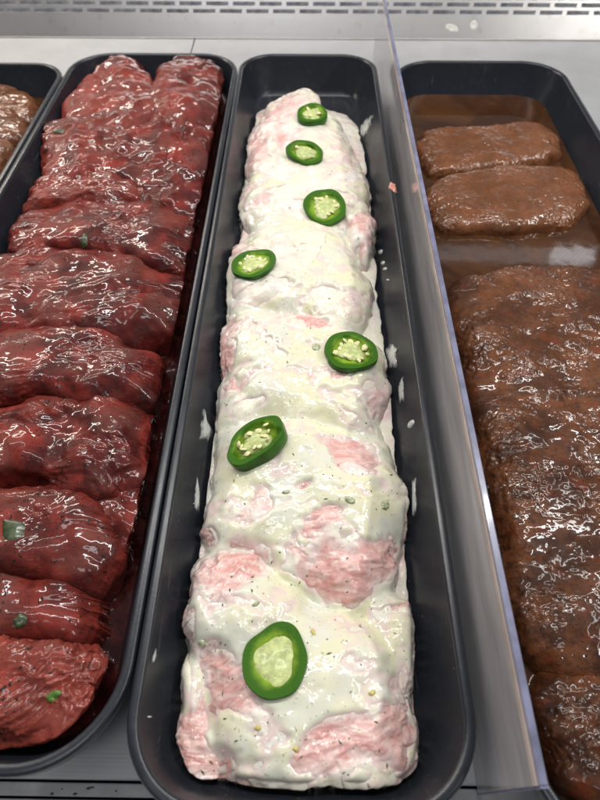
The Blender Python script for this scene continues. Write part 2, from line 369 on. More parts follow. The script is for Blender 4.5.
def tray(rect, label, slope=0.010, floor=-0.046):
    x0, x1, y0, y1, r = rect; root = empty('tray', ((x0 + x1) / 2, (y0 + y1) / 2, ZD), label, 'tray', 'black plastic display trays')
    lo = root.location; inv = Matrix.Translation(-Vector(lo))
    rim = [(0.0022, -0.0085), (0.0009, -0.0090), (0.0002, -0.0070), (0.0, -0.0020), (0.0005, -0.0007), (0.0016, 0.0), (0.0046, 0.0), (0.0056, -0.0006), (0.0062, -0.0022)]
    inner = [(0.0062, -0.0022), (0.0062 + slope * 0.35, floor * 0.40), (0.0062 + slope, floor * 0.80), (0.0085 + slope, floor * 0.91), (0.0125 + slope, floor * 0.98), (0.019 + slope, floor)]
    outer = [(0.021 + slope, floor - 0.004), (0.011 + slope, floor - 0.0035), (0.0075 + slope, floor * 0.88), (0.0038, -0.0085), (0.0022, -0.0085)]
    for nm, (v, f) in (('rim', sweep(rect, rim)), ('basin', sweep(rect, inner, cap_last=True)), ('outer_shell', sweep(rect, outer, cap_first=True))):
        o = mesh_obj(nm, v, f, M_RIM if nm == 'rim' else M_TRAY); o.parent = root; o.matrix_parent_inverse = inv
        if nm == 'basin': root['basin'] = o.name
    return root
T_RED = tray((-0.304, -0.0887, 0.0122, 0.803, 0.052), 'wide black plastic tray full of dark red marinated steaks', 0.012)
T_PORK = tray((-0.0877, 0.0880, -0.003, 0.803, 0.045), 'narrow black plastic tray of creamy white pork and jalapeno slices', 0.011)
T_BROWN = tray((0.1080, 0.3240, -0.020, 0.786, 0.052), 'wide black plastic tray of brown gravy steaks right of the clear divider', 0.012)
T_SIDE = tray((-0.5150, -0.3052, 0.0, 0.772, 0.045), 'black plastic tray of golden brown meat cut off at the left edge', 0.012)

# ------------------------------------------------------------------ divider
droot = empty('divider', (0.098, 0.45, ZD), 'clear acrylic divider sheet standing between the pork tray and the brown meat tray', 'divider')
dinv = Matrix.Translation(-droot.location)
dy0, dy1, dt, dz1 = 0.0105, 0.900, 0.0032, 0.0455
v, f = box(0.0980 - dt / 2, 0.0980 + dt / 2, dy0, dy1, ZD + 0.0005, dz1)
sheet = mesh_obj('sheet', v, f, M_ACR, None, smooth=False); sheet.parent = droot; sheet.matrix_parent_inverse = dinv
v, f = box(0.0980 - dt / 2 - 0.0002, 0.0980 + dt / 2 + 0.0002, dy0, dy1, dz1 + 0.0002, dz1 + 0.0016)
e = bevel(mesh_obj('top_edge', v, f, M_EDGE, None, smooth=False), 0.0005); e.parent = droot; e.matrix_parent_inverse = dinv
v, f = box(0.0980 - dt / 2 - 0.0006, 0.0980 - dt / 2 - 0.0002, dy0, dy1, dz1 - 0.0055, dz1 - 0.0012)  # added strip that paints the bright refraction line below the top edge
e = mesh_obj('refraction_band', v, f, M_REFRACTION, None, smooth=False); e.parent = droot; e.matrix_parent_inverse = dinv
v, f = box(0.0980 - dt / 2 - 0.0002, 0.0980 + dt / 2 + 0.0002, dy0 - 0.0010, dy0 - 0.0002, ZD + 0.0005, dz1 + 0.0016)
e = mesh_obj('front_edge', v, f, M_EDGE, None, smooth=False); e.parent = droot; e.matrix_parent_inverse = dinv

# ------------------------------------------------------------------ meat
def disc_grid(N):
    t = np.linspace(-1, 1, N); u, v = np.meshgrid(t, t, indexing='ij'); u, v = u.ravel(), v.ravel()
    big = np.abs(u) >= np.abs(v); r = np.where(big, u, v); safe = np.where(r == 0, 1, r)
    th = np.where(big, (math.pi / 4) * v / safe, math.pi / 2 - (math.pi / 4) * u / safe)
    x, y = r * np.cos(th), r * np.sin(th)
    i = np.arange(N * N).reshape(N, N)
    q = np.stack([i[:-1, :-1], i[1:, :-1], i[1:, 1:], i[:-1, 1:]], -1).reshape(-1, 4)
    return np.hypot(x, y), np.arctan2(y, x), q, np.concatenate([i[:, 0], i[-1, 1:], i[-2::-1, -1], i[0, -2:0:-1]])
def outline(poly, seed, wob, cx, cy, sx, sy):
    P = np.array(poly); th = np.arctan2((P[:, 1] - cy) / sy, (P[:, 0] - cx) / sx)
    T = np.linspace(-math.pi, math.pi, 361)
    # ray / polygon hits in the normalised frame
    Q = np.stack([(P[:, 0] - cx) / sx, (P[:, 1] - cy) / sy], 1); R = np.zeros(361)
    for k in range(len(Q)):
        a, b = Q[k], Q[(k + 1) % len(Q)]; e = b - a
        den = np.cos(T) * e[1] - np.sin(T) * e[0]; den = np.where(np.abs(den) < 1e-9, 1e-9, den)
        tt = (a[0] * e[1] - a[1] * e[0]) / den; ss = (a[0] * np.sin(T) - a[1] * np.cos(T)) / den
        R = np.where((tt > 0) & (ss >= -1e-6) & (ss <= 1 + 1e-6), np.maximum(R, tt), R)
    R[R == 0] = 0.9
    ker = np.exp(-np.linspace(-2, 2, 19) ** 2); ker /= ker.sum()
    R = np.convolve(np.concatenate([R[-10:-1], R, R[1:10]]), ker, 'valid')
    n = fbm(np.stack([np.cos(T) * 2.2 + seed, np.sin(T) * 2.2, 0 * T], 1), 4) * wob
    return T, R * (1 + n)
PORK_BVH, ALL_BVH, PORK_CO = [], [], []
def keep_inside(co, rect, slope=0.012, floor=-0.046):
    x0, x1, y0, y1, r = rect; z = np.clip(-co[:, 2] / (-floor), 0, 1)
    d = 0.0078 + slope * np.clip(z / 0.8, 0, 1) + 0.0045 * np.clip((z - 0.8) / 0.2, 0, 1); d = np.where(co[:, 2] > 0.0, 0.0066, d) + 0.0045 * np.clip(fbm(co * 42 + 71, 3) + 0.15, 0, 1)
    hx, hy = (x1 - x0) / 2 - d, (y1 - y0) / 2 - d; rr = np.maximum(r - d, 0.006); cx, cy = (x0 + x1) / 2, (y0 + y1) / 2
    px, py = co[:, 0] - cx, co[:, 1] - cy; sx, sy = np.sign(px), np.sign(py); qx, qy = np.minimum(np.abs(px), hx), np.minimum(np.abs(py), hy)
    ex, ey = np.maximum(qx - (hx - rr), 0), np.maximum(qy - (hy - rr), 0); l = np.hypot(ex, ey); k = np.where((l > rr) & (ex > 0) & (ey > 0), rr / np.maximum(l, 1e-9), 1)
    qx = np.where(ex > 0, hx - rr + ex * k, qx); qy = np.where(ey > 0, hy - rr + ey * k, qy)
    return np.stack([cx + sx * qx, cy + sy * qy, co[:, 2]], 1)
R_RED, R_PORK, R_BROWN, R_SIDE = (-0.304, -0.0887, 0.0122, 0.803, 0.052), (-0.0877, 0.0880, -0.003, 0.803, 0.045), (0.1080, 0.3240, -0.020, 0.786, 0.052), (-0.5150, -0.3052, 0.0, 0.772, 0.045)
def slab(name, poly_px, zt, kind, mat, label, cat, group, zb=-0.044, tilt=0.0, xtilt=0.0, p=4.5, q=2.2, N=None, wob=0.05, amp=1.0, seed=0, tone=0.0, zs=0.006, fib=0.0, fold=1.0, grain=1.0, rect=None, rag=0.0):
    """one piece of meat: poly_px is its outline in the photograph, laid on the plane zt - zs; tilt raises the near end"""
    P = np.array([at(x, y, zt - zs) for x, y in poly_px])
    x0, y0 = P.min(0); x1, y1 = P.max(0); cx, cy = P.mean(0); sx, sy = (x1 - x0) / 2, (y1 - y0) / 2
    if N is None:
        a = np.array(poly_px); N = int(np.clip(max(np.ptp(np.clip(a[:, 0], -20, 620)), np.ptp(a[:, 1])) * 1.05, 60, 210))
    r, th, quads, rimv = disc_grid(N); T, R = outline(P, seed * 3.1, wob, cx, cy, sx, sy)
    rr = 1 - (1 - r) ** 1.5; Rt = np.interp(th, T, R)
    x, y = cx + sx * rr * Rt * np.cos(th), cy + sy * rr * Rt * np.sin(th)
    prof = np.clip(1 - rr ** p, 0, 1) ** (1 / q)
    top = zt + tilt * (cy - y) / sy + xtilt * (x - cx) / sx
    co = np.stack([x, y, zb + (top - zb) * prof], 1)
    def normals(co):
        g = co.reshape(N, N, 3); du = np.gradient(g, axis=0); dv = np.gradient(g, axis=1)
        n = np.cross(du, dv).reshape(-1, 3); ln = np.linalg.norm(n, axis=1)[:, None]; n = n / np.where(ln < 1e-12, 1, ln)
        return np.where((n[:, 2] < 0)[:, None], -n, n)
    n = normals(co); s = np.array([seed * 7.7, seed * 3.3, seed * 1.9]); attrs = {}
    ca, sa = math.cos(fib), math.sin(fib)
    def fibre(co, fa, fc):                    # coordinates stretched along the grain of the meat
        a, b = co[:, 0] * ca + co[:, 1] * sa, -co[:, 0] * sa + co[:, 1] * ca
        return np.stack([a * fa, b * fc, co[:, 2] * fc * 0.7], 1) + s
    wall = sstep(0.02, 0.30, prof)
    if kind == 'red':
        w1 = np.stack([fbm(co * 30 + s, 2), fbm(co * 30 + s + 40, 2), 0 * x], 1) * 0.6
        crk = np.maximum(sstep(-0.02, 0.45, fbm(co * 20 + s + 21, 3)), rag)
        d = 0.0050 * fold * fbm(co * 14 + s + 60, 2) + 0.0038 * fold * fbm(co * 32 + s, 2) + 0.0026 * fold * fbm(fibre(co, 26, 44) + w1, 2) + 0.0015 * fold * crk * (ridged(fibre(co, 16, 60) + w1, 2) - 0.55)
        d += 0.0008 * grain * (0.05 + crk) * (ridged(fibre(co, 50, 150) + 2 * w1, 2) - 0.5) + 0.0005 * crk * fbm(co * 200 + s, 2)
        gl = sstep(-0.15, 0.45, fbm(co * 26 + s + 11, 3)) * sstep(0.5, 0.95, n[:, 2]); attrs['glaze'] = gl
        d = d * (1 - 0.35 * gl)
    elif kind == 'brown':
        pt = sstep(-0.20, 0.25, fbm(co * 24 + s + 5, 3)); attrs['glaze'] = np.clip(pt * grain, 0, 1)
        d = 0.0036 * fold * fbm(co * 20 + s, 3) + 0.0012 * fold * (ridged(fibre(co, 30, 44), 2) - 0.5)
        d += 0.0010 * pt * grain * fbm(co * 110 + s, 3) + 0.0006 * grain * pt * perlin(co * 330 + s)
    else:
        px, py = to_px(x, y, zt - zs); pk = np.zeros(len(x)); warp = 12 * fbm(co * 50 + s, 4, .6); warp2 = 12 * fbm(co * 50 + s + 30, 4, .6)
        for (ex, ey, ea, eb, ang, st) in PINK:
            c2, s2 = math.cos(math.radians(ang)), math.sin(math.radians(ang)); ux, uy = px - ex + warp, py - ey + warp2
            k = ((ux * c2 + uy * s2) / ea) ** 2 + ((-ux * s2 + uy * c2) / eb) ** 2
            pk = np.maximum(pk, st * (1 - sstep(0.15, 1.9, k)))
        steep = (1 - sstep(0.35, 0.80, n[:, 2])) * sstep(-0.25, 0.2, fbm(co * 40 + s, 2)) * 0.55
        cr = np.clip(1 - np.maximum(pk, steep) - 0.28 * sstep(-0.15, 0.55, fbm(fibre(co, 30, 60) + 3, 4, .6)), 0, 1); attrs['cream'] = cr
        d = 0.0042 * fold * fbm(co * 22 + s, 3) + (1 - 0.85 * cr) * (0.0011 * (ridged(fibre(co, 38, 120), 3) - 0.5) + 0.0006 * fbm(co * 150 + s, 2))
        d += 0.0011 * sstep(0.2, 0.8, cr) + 0.0010 * fbm(co * 75 + s + 8, 2)
    co = co + n * (d * amp * (0.35 + 0.65 * wall))[:, None]
    co = keep_inside(co, rect or {'red': (R_RED[0], R_RED[1] - 0.0055, R_RED[2], R_RED[3], R_RED[4]), 'pork': R_PORK, 'brown': R_BROWN}[kind])
    loc = (float(cx), float(cy), float(zb))
    o = mesh_obj(name, co, quads, mat, loc=loc, attrs=attrs)
    bm = bmesh.new(); bm.from_mesh(o.data); bm.verts.ensure_lookup_table()
    bm.faces.new([bm.verts[int(k)] for k in rimv][::1]); bmesh.ops.recalc_face_normals(bm, faces=bm.faces[:]); bm.to_mesh(o.data); bm.free()
    o['tone'] = float(tone); tag(o, label, cat, group)
    bv = BVHTree.FromPolygons([tuple(q_) for q_ in co], [tuple(map(int, f_)) for f_ in quads])
    ALL_BVH.append(bv)
    if kind == 'pork' and name == 'pork_slice': PORK_CO.append(co)
    if kind == 'pork': PORK_BVH.append(bv)
    return o

RED = [  # outline in the photo, top height, extras, label
 ([(138,96),(150,58),(180,46),(212,47),(226,64),(228,104),(214,132),(180,142),(142,122)], 0.005, dict(fib=2.6, tone=.05), 'lumpy dark red steak in the far right corner of its tray'),
 ([(54,108),(78,72),(102,52),(122,47),(144,58),(160,78),(172,112),(150,145),(100,140),(52,128)], 0.004, dict(fib=.5, tone=.14), 'bright red peaked steak in the far left corner of its tray'),
 ([(140,100),(190,86),(221,106),(219,142),(206,172),(170,182),(138,150)], 0.001, dict(fib=2.3, tone=.03), 'red steak with diagonal grain beside the tray wall near the far end'),
 ([(28,158),(33,134),(58,112),(100,100),(142,108),(178,120),(206,150),(206,182),(170,196),(120,186),(70,184),(40,182)], 0.002, dict(fib=-.5, fold=1.3, tone=.04), 'wide crumpled steak with pink rounded left end and brown glaze'),
 ([(118,165),(150,150),(196,160),(206,190),(203,216),(180,226),(130,212)], -0.002, dict(fib=1.9, fold=1.2), 'small folded red steak by the tray wall, behind the smooth flat steak'),
 ([(10,208),(22,184),(52,150),(112,148),(150,168),(150,198),(110,204),(60,206),(28,214)], 0.000, dict(fib=.3, tilt=.0042, tone=.12), 'steak with a bright red rounded front lip and a pool of glaze on top'),
 ([(-2,246),(8,212),(50,190),(130,186),(184,196),(202,222),(199,262),(180,276),(130,262),(60,252),(16,256)], -0.001, dict(fib=.05, fold=.7, tilt=.0042), 'smooth flat red steak with a straight wet back edge'),
 ([(-60,262),(0,238),(40,228),(100,232),(150,242),(186,270),(196,306),(182,330),(130,338),(80,334),(20,338),(-60,338)], 0.001, dict(fib=.1, tilt=.0042), 'broad brownish red steak with dark pepper crust on its right end'),
 ([(-60,332),(0,318),(70,310),(120,322),(160,346),(166,376),(150,400),(100,408),(50,398),(-60,400)], 0.000, dict(fib=.12, fold=.8, tilt=.0042), 'smooth glossy red steak under the pepper crusted one'),
 ([(-60,398),(0,384),(60,374),(110,380),(146,398),(162,432),(159,472),(140,492),(100,502),(50,492),(0,484),(-60,474)], 0.001, dict(fib=-.35, fold=1.25, tilt=.0042), 'darkest wrinkled steak with a rounded right end midway along the tray'),
 ([(86,500),(120,478),(150,490),(153,520),(146,552),(118,570),(90,545)], -0.010, dict(fib=-.7), 'narrow dark red steak end tucked against the tray wall'),
 ([(-60,478),(0,476),(50,478),(96,490),(122,520),(128,560),(104,590),(50,588),(-60,574)], -0.003, dict(fib=.1, fold=.7, tone=.05), 'smooth orange red steak with a square dark green chip on it'),
 ([(-60,572),(0,570),(60,572),(98,588),(106,622),(84,642),(20,646),(-60,640)], -0.010, dict(fib=0.0, tone=.05), 'low red steak half hidden behind the pink ragged front steak'),
 ([(-70,655),(0,634),(50,638),(92,642),(108,660),(116,688),(110,718),(82,742),(34,750),(-70,748)], -0.002, dict(fib=.6, tone=.24, fold=.9, grain=2.3, rag=.9), 'pinkish ragged steak at the near end of the red tray'),
]
for k, (poly, zt, kw, lab) in enumerate(RED):
    slab('steak', poly, zt, 'red', M_RED, lab, 'steak', 'red marinated steaks in the wide left tray', seed=k + 1, p=5.0, wob=0.11, **kw)

PINK = [  # bare pink patches: centre x, y, half axes, angle, strength (photo pixels)
 (278,110,26,14,-20,.55),(256,150,12,16,0,.75),(285,140,14,8,0,.5),(340,160,16,8,0,.5),(262,200,20,9,10,.35),(368,222,18,12,20,.75),(366,240,8,16,0,.6),
 (232,240,16,8,0,.6),(238,322,16,9,0,.65),(226,352,10,22,0,.75),(240,380,16,10,0,.6),(306,321,30,4,2,.75),(330,378,24,4,-15,.7),(382,395,14,24,10,.55),(356,300,12,12,0,.45),
 (352,455,34,15,25,.9),(302,490,8,4,-40,.8),(255,508,12,20,15,.55),(205,530,9,14,0,.75),(234,570,36,24,-30,.88),(225,602,20,10,20,.5),(322,525,22,14,-35,.95),(340,572,40,26,10,.95),(380,556,26,22,-30,.8),(300,560,22,8,60,.6),
 (397,604,14,7,10,1.0),(186,625,8,22,0,.8),(215,660,22,16,20,.8),(232,690,30,24,30,.85),(205,700,10,30,0,.8),(190,745,18,36,0,.9),(215,770,16,24,0,.75),
 (350,742,50,26,-8,.85),(395,735,24,36,0,.8),(320,765,30,16,0,.6),(250,790,30,10,0,.6),(408,690,6,30,0,.6),(398,670,8,20,10,.4)]
PORK = [
 ([(246,124),(262,97),(288,84),(304,78),(321,84),(324,104),(346,118),(356,144),(366,168),(340,190),(290,186),(242,166)], -0.012, {}, 'farthest white coated pork slice with a pale upright tip'),
 ([(238,186),(246,150),(300,132),(356,142),(373,178),(379,212),(350,232),(300,240),(240,220)], -0.012, {}, 'white pork slice under the round jalapeno slice nearest the far end'),
 ([(340,212),(362,206),(379,216),(376,238),(368,256),(350,250)], -0.011, dict(fold=.7), 'small pink curled pork end at the right side of the far slices'),
 ([(219,296),(224,240),(262,206),(330,206),(352,234),(373,272),(376,306),(363,327),(338,331),(300,318),(260,306),(232,312)], -0.010, dict(tilt=.004, fold=.8), 'smooth white pork slice with a rounded lobe at its right front corner'),
 ([(213,392),(215,340),(222,296),(280,288),(340,300),(386,338),(397,380),(394,415),(378,443),(340,428),(300,437),(262,416),(228,428),(214,418)], -0.012, dict(tilt=.0035), 'white pork slice with pink folded left edge midway along the tray'),
 ([(192,520),(204,444),(216,408),(270,400),(340,404),(392,428),(411,470),(414,522),(402,572),(370,602),(330,610),(288,592),(240,556),(196,552)], -0.009, dict(tilt=.004, fold=1.1), 'large pork slice with three bare pink patches showing through the cream'),
 ([(358,596),(388,588),(412,598),(414,640),(416,690),(404,712),(366,690)], -0.021, dict(fold=.6), 'low cream covered pork flap at the right wall with a dark pink edge'),
 ([(180,612),(188,566),(216,538),(258,540),(292,580),(322,622),(262,668),(198,660),(182,640)], -0.009, dict(fold=.9), 'pale pink domed pork slice at the left wall behind the nearest jalapeno'),
 ([(168,752),(178,700),(186,650),(212,690),(230,770),(220,806),(184,800)], -0.022, dict(fold=.8), 'bare pink pork end in the near left corner'),
 ([(186,652),(220,604),(300,588),(374,604),(404,650),(414,690),(419,735),(411,772),(370,806),(300,814),(232,806),(196,770),(190,705)], -0.008, dict(fold=1.1), 'nearest large pork slice with cream on top and pink marbled front'),
]
for k, (poly, zt, kw, lab) in enumerate(PORK):
    slab('pork_slice', poly, zt, 'pork', M_PORK, lab, 'pork slice', 'pork slices in white cream', seed=k + 30, wob=0.085, p=3.2, q=1.9, fib=0.4 + 0.5 * math.sin(k * 2.1), **kw)

# the cream that was poured over the slices: it fills the valleys between them and thins out over the humps
def cream_sheet():
    st = 0.0008; nx, ny = int(0.176 / st) + 1, int(0.81 / st) + 1; gx0, gy0 = -0.088, -0.005
    Hm = np.full((nx, ny), -0.044)
    for co in PORK_CO:
        i = np.clip(np.round((co[:, 0] - gx0) / st).astype(int), 0, nx - 1); j = np.clip(np.round((co[:, 1] - gy0) / st).astype(int), 0, ny - 1)
        np.maximum.at(Hm, (i, j), co[:, 2])
    for _ in range(2):                         # close pin holes of the raster
        P = np.pad(Hm, 1, mode='edge'); nb = np.max([P[a:a + nx, b:b + ny] for a in range(3) for b in range(3)], 0); cnt = np.sum([P[a:a + nx, b:b + ny] > -0.043 for a in range(3) for b in range(3)], 0)
        Hm = np.where((Hm < -0.043) & (cnt >= 4), nb, Hm)
    def blur(A, sg):
        k = np.arange(-int(3 * sg), int(3 * sg) + 1); w_ = np.exp(-k ** 2 / (2 * sg * sg)); w_ /= w_.sum(); r_ = len(k) // 2
        B = np.pad(A, ((r_, r_), (0, 0)), mode='edge'); B = sum(w_[q] * B[q:q + A.shape[0]] for q in range(len(k)))
        D = np.pad(B, ((0, 0), (r_, r_)), mode='edge'); return sum(w_[q] * D[:, q:q + A.shape[1]] for q in range(len(k)))
    ins = (Hm > -0.0395).astype(float)
    Hb = blur(Hm * ins, 6.0) / np.maximum(blur(ins, 6.0), 1e-3); Hs = blur(Hm, 2.0)
    X, Y = np.meshgrid(gx0 + st * np.arange(nx), gy0 + st * np.arange(ny), indexing='ij'); x, y = X.ravel(), Y.ravel()
    q = np.stack([x, y, 0 * x], 1); px, py = to_px(x, y, -0.014)
    w1, w2 = 10 * fbm(q * 45, 4, .55), 10 * fbm(q * 45 + 31, 4, .55); pk = np.zeros(len(x))
    for (ex, ey, ea, eb, ang, st_) in PINK:
        c2, s2 = math.cos(math.radians(ang)), math.sin(math.radians(ang)); ux, uy = px - ex + w1, py - ey + w2
        pk = np.maximum(pk, st_ * (1 - sstep(0.2, 1.7, ((ux * c2 + uy * s2) / ea) ** 2 + ((-ux * s2 + uy * c2) / eb) ** 2)))
    c = 1 - pk - 0.36 * sstep(-0.15, 0.6, fbm(np.stack([x * 34, y * 60, 0 * x], 1) + 7, 4, .6)) - 0.25 * sstep(0.055, 0.078, np.abs(x))
    t = -0.0038 + 0.0060 * c + 0.0006 * fbm(q * 60 + 5, 3) + 0.0007 * ridged(np.stack([x * 22 + 2 * y * 10, y * 55, 0 * x], 1) + 3, 2)
    edge = sstep(0.55, 1.0, blur(ins, 3.0)).ravel()
    Z = np.minimum(Hb.ravel() + t, Hs.ravel() + 0.0022) - 0.004 * (1 - edge)
    Zr = Z.reshape(nx, ny); Z = blur(Zr, 1.2).ravel()
    keep = (Z.reshape(nx, ny) > Hm - 0.0012) & (blur(ins, 3.0) > 0.45)
    K = keep[:-1, :-1] | keep[1:, :-1] | keep[:-1, 1:] | keep[1:, 1:]
    ii = np.arange(nx * ny).reshape(nx, ny); F = np.stack([ii[:-1, :-1], ii[1:, :-1], ii[1:, 1:], ii[:-1, 1:]], -1)[K]
    used, inv = np.unique(F, return_inverse=True); F = inv.reshape(-1, 4); V = np.stack([x, y, Z], 1)[used]
    o = mesh_obj('cream_sauce', V, F, M_SAUCE, loc=(0.0, 0.40, -0.03), attrs={'thick': np.clip((Z - Hm.ravel())[used] * 1000, -1, 5)}); tag(o, 'white herb cream poured over the pork slices', 'cream sauce', kind='stuff')
    bv = BVHTree.FromPolygons([tuple(v_) for v_ in V], [tuple(map(int, f_)) for f_ in F]); PORK_BVH.append(bv); ALL_BVH.append(bv)
cream_sheet()

BROWN = [
 ([(414,146),(424,130),(480,126),(540,121),(562,138),(562,154),(524,165),(470,172),(424,174)], -0.022, dict(tone=.42, grain=1.1, fold=.6, p=9, q=3.2, wob=.09), 'tan brown strip steak at the far end of the gravy tray'),
 ([(422,200),(432,180),(490,166),(560,164),(588,184),(591,208),(576,223),(520,229),(440,228)], -0.021, dict(tone=.42, grain=1.1, fold=.65, p=9, q=3.2, wob=.08), 'second tan brown strip steak in front of a gravy pool'),
 ([(446,296),(458,272),(520,262),(580,260),(640,262),(690,330),(690,450),(560,470),(480,440),(460,350)], -0.015, dict(tone=.14, grain=1.25, p=7), 'brown steak with a grainy crust behind the other gravy steaks'),
 ([(466,400),(500,376),(580,370),(690,380),(740,590),(640,610),(520,590),(490,500)], -0.015, dict(tone=.03, grain=1.0, p=7, fold=.8), 'wide dark brown gravy steak in the middle of the right edge'),
 ([(494,550),(560,505),(640,505),(760,540),(780,690),(640,690),(560,684),(524,656)], -0.0145, dict(tone=.02, grain=.7, p=7, fold=.8), 'smooth brown steak with small air holes in its gravy'),
 ([(526,700),(542,668),(580,668),(640,676),(700,700),(720,840),(610,830),(556,790)], -0.018, dict(tone=0, grain=1.2), 'nearest dark brown steak with a grey peppery left side'),
]
for k, (poly, zt, kw, lab) in enumerate(BROWN):
    slab('gravy_steak', poly, zt, 'brown', M_BROWN, lab, 'gravy steak', 'brown gravy steaks in the right tray', seed=k + 60, fib=.1 * k, **kw)
SIDE = [
 ([(-70,92),(-20,74),(4,74),(22,86),(40,102),(34,118),(-10,118),(-70,122)], -0.020, 'golden brown meat piece farthest back in the cut off tray'),
 ([(-70,122),(-10,108),(18,108),(31,120),(24,136),(-10,142),(-70,146)], -0.020, 'glossy brown rounded meat piece in the middle of the cut off tray'),
 ([(-70,146),(-10,134),(12,136),(18,150),(4,168),(-14,180),(-70,184)], -0.020, 'ochre brown meat piece nearest the front in the cut off tray'),
]
for k, (poly, zt, lab) in enumerate(SIDE):
    slab('brown_meat', poly, zt, 'brown', M_BROWN, lab, 'meat piece', 'brown meat in the cut off tray', seed=k + 80, tone=.22, grain=.7, N=110, rect=R_SIDE)

# ------------------------------------------------------------------ liquids lying in the trays
def pool(name, rect, d, z, mat, label, cat, n=90):
    x0, x1, y0, y1, r = rect; pts = rrect(x0, x1, y0, y1, r, d)
    o = mesh_obj(name, [(x, y, z) for x, y in pts], [tuple(range(len(pts)))], mat, smooth=False); tag(o, label, cat, kind='stuff'); return o
pool('marinade_pool', (-0.304, -0.0887, 0.0122, 0.803, 0.052), 0.0180, -0.036, M_REDPOOL, 'dark red marinade lying in the bottom of the red steak tray', 'marinade')
pool('gravy_pool', (0.1080, 0.3240, -0.020, 0.786, 0.052), 0.0172, -0.0355, M_BRPOOL, 'brown gravy lying round the steaks in the right tray', 'gravy')
pool('gravy_pool', (-0.5150, -0.3052, 0.0, 0.772, 0.045), 0.0165, -0.036, M_BRPOOL, 'brown gravy lying in the tray cut off at the left edge', 'gravy')

# ------------------------------------------------------------------ ray hits for small things that lie on meat or tray walls
def tree_of(o):
    me = o.data; return BVHTree.FromPolygons([o.matrix_world @ v.co for v in me.vertices], [tuple(p.vertices) for p in me.polygons])
bpy.context.view_layer.update()
def basin_bvh(t): return [tree_of(c) for c in t.children if c.name.split('.')[0] in ('basin', 'rim')]
def hit(px, py, trees):
    d = Vector(CM @ np.array([px - 300., 400. - py, FPX])).normalized(); best = None
    for t in trees:
        h = t.ray_cast(Vector((0, 0, CAMH)), d)
        if h[0] is not None and (best is None or h[3] < best[3]): best = h
    if best is None: return None
    n = best[1] if best[1].dot(d) < 0 else -best[1]
    return best[0], n
PT = basin_bvh(T_PORK)
def smear(name, poly, mat, label, cat, group, trees, thick=0.0007, N=26, seed=0, kind=None, lift=0.0004):
    P = np.array(poly, float); cx, cy = P.mean(0); sx, sy = np.ptp(P[:, 0]) / 2, np.ptp(P[:, 1]) / 2
    r, th, quads, rimv = disc_grid(N); T, R = outline(P, seed, 0.10, cx, cy, sx, sy)
    Rt = np.interp(th, T, R); x, y = cx + sx * r * Rt * np.cos(th), cy + sy * r * Rt * np.sin(th); out = []; last = None
    for k in range(len(x)):
        h = hit(x[k], y[k], trees)
        if h is None: h = last or (Vector((*at(x[k], y[k], -.02), -.02)), Vector((0, 0, 1)))
        last = h
        out.append(h[0] + h[1] * (thick * (1 - r[k] ** 3) + lift * (1 - r[k] ** 8) - 0.0002))
    c = np.mean(out, 0)
    o = mesh_obj(name, np.array(out), quads, mat, loc=tuple(map(float, c))); o.data.attributes.new('edge', 'FLOAT', 'POINT').data.foreach_set('value', (1 - r ** 2.2).astype(np.float32)); return tag(o, label, cat, group, kind)

SM = [([(384,350),(390,343),(402,346),(396,352),(398,366),(390,372)], 'forked white cream smear on the right tray wall'),
      ([(398,384),(403,375),(405,384),(404,402),(399,406)], 'rounded white cream smear low on the right tray wall'),
      ([(199,440),(201,416),(204,404),(207,420),(214,432),(208,444)], 'white cream smear with a thin tail on the left tray wall'),
      ([(193,512),(194,488),(197,474),(200,490),(199,515)], 'long thin cream streak on the left tray wall'),
      ([(359,128),(366,118),(375,113),(372,122),(364,140),(360,138)], 'pale cream shred sticking up at the far right wall'),
      ([(412,480),(416,476),(417,500),(416,520),(412,520)], 'soft cream film at the right wall beside the largest slice'),
      ([(150,662),(153,652),(156,646),(156,656),(153,664)], 'short white scuff on the near left tray wall')]
for k, (poly, lab) in enumerate(SM): smear('cream_smear', poly, M_SMEAR, lab, 'cream smear', 'cream smears on the pork tray wall', PT, seed=k)
DR = [((411,424),(5.5,2.6),-55,'largest white cream drop on the right tray wall'),((380.5,252),(3,1.8),-60,'topmost white drop of a short row on the right tray wall'),
      ((383,263),(2.4,1.6),-60,'middle white drop of a short row on the right tray wall'),((385,269),(2.2,1.5),-40,'lower white drop of a short row on the right tray wall'),
      ((388,280),(1.3,1.2),0,'tiny lowest white drop under a row on the right tray wall'),((149,717),(1.6,1.4),0,'tiny white dot on the near left tray wall')]
for k, ((cx, cy), (a, b), ang, lab) in enumerate(DR):
    A = math.radians(ang); poly = [(cx + a * math.cos(t) * math.cos(A) - b * math.sin(t) * math.sin(A), cy + a * math.cos(t) * math.sin(A) + b * math.sin(t) * math.cos(A)) for t in np.linspace(0, 2 * math.pi, 12)[:-1]]
    smear('cream_drop', poly, M_CREAM, lab, 'cream drop', 'cream drops on the pork tray wall', PT, N=12, thick=0.0012, seed=k)
# cream film that has run down to the tray floor round the slices
film = [(240,150),(250,110),(300,86),(328,104),(348,110),(366,130),(374,160),(380,230),(383,290),(386,335),(398,372),(406,420),(414,470),(417,540),(414,640),(420,735),(414,785),(300,830),(200,820),(168,780),(172,690),(183,600),(191,520),(204,430),(213,350),(222,270)]
slab('cream_film', film, -0.036, 'pork', M_PORK, 'thin white cream lying round the pork slices on the tray floor', 'cream', None, zb=-0.047, zs=0.0, fold=.4, seed=95, p=9, q=2, N=200, wob=0.012)['kind'] = 'stuff'

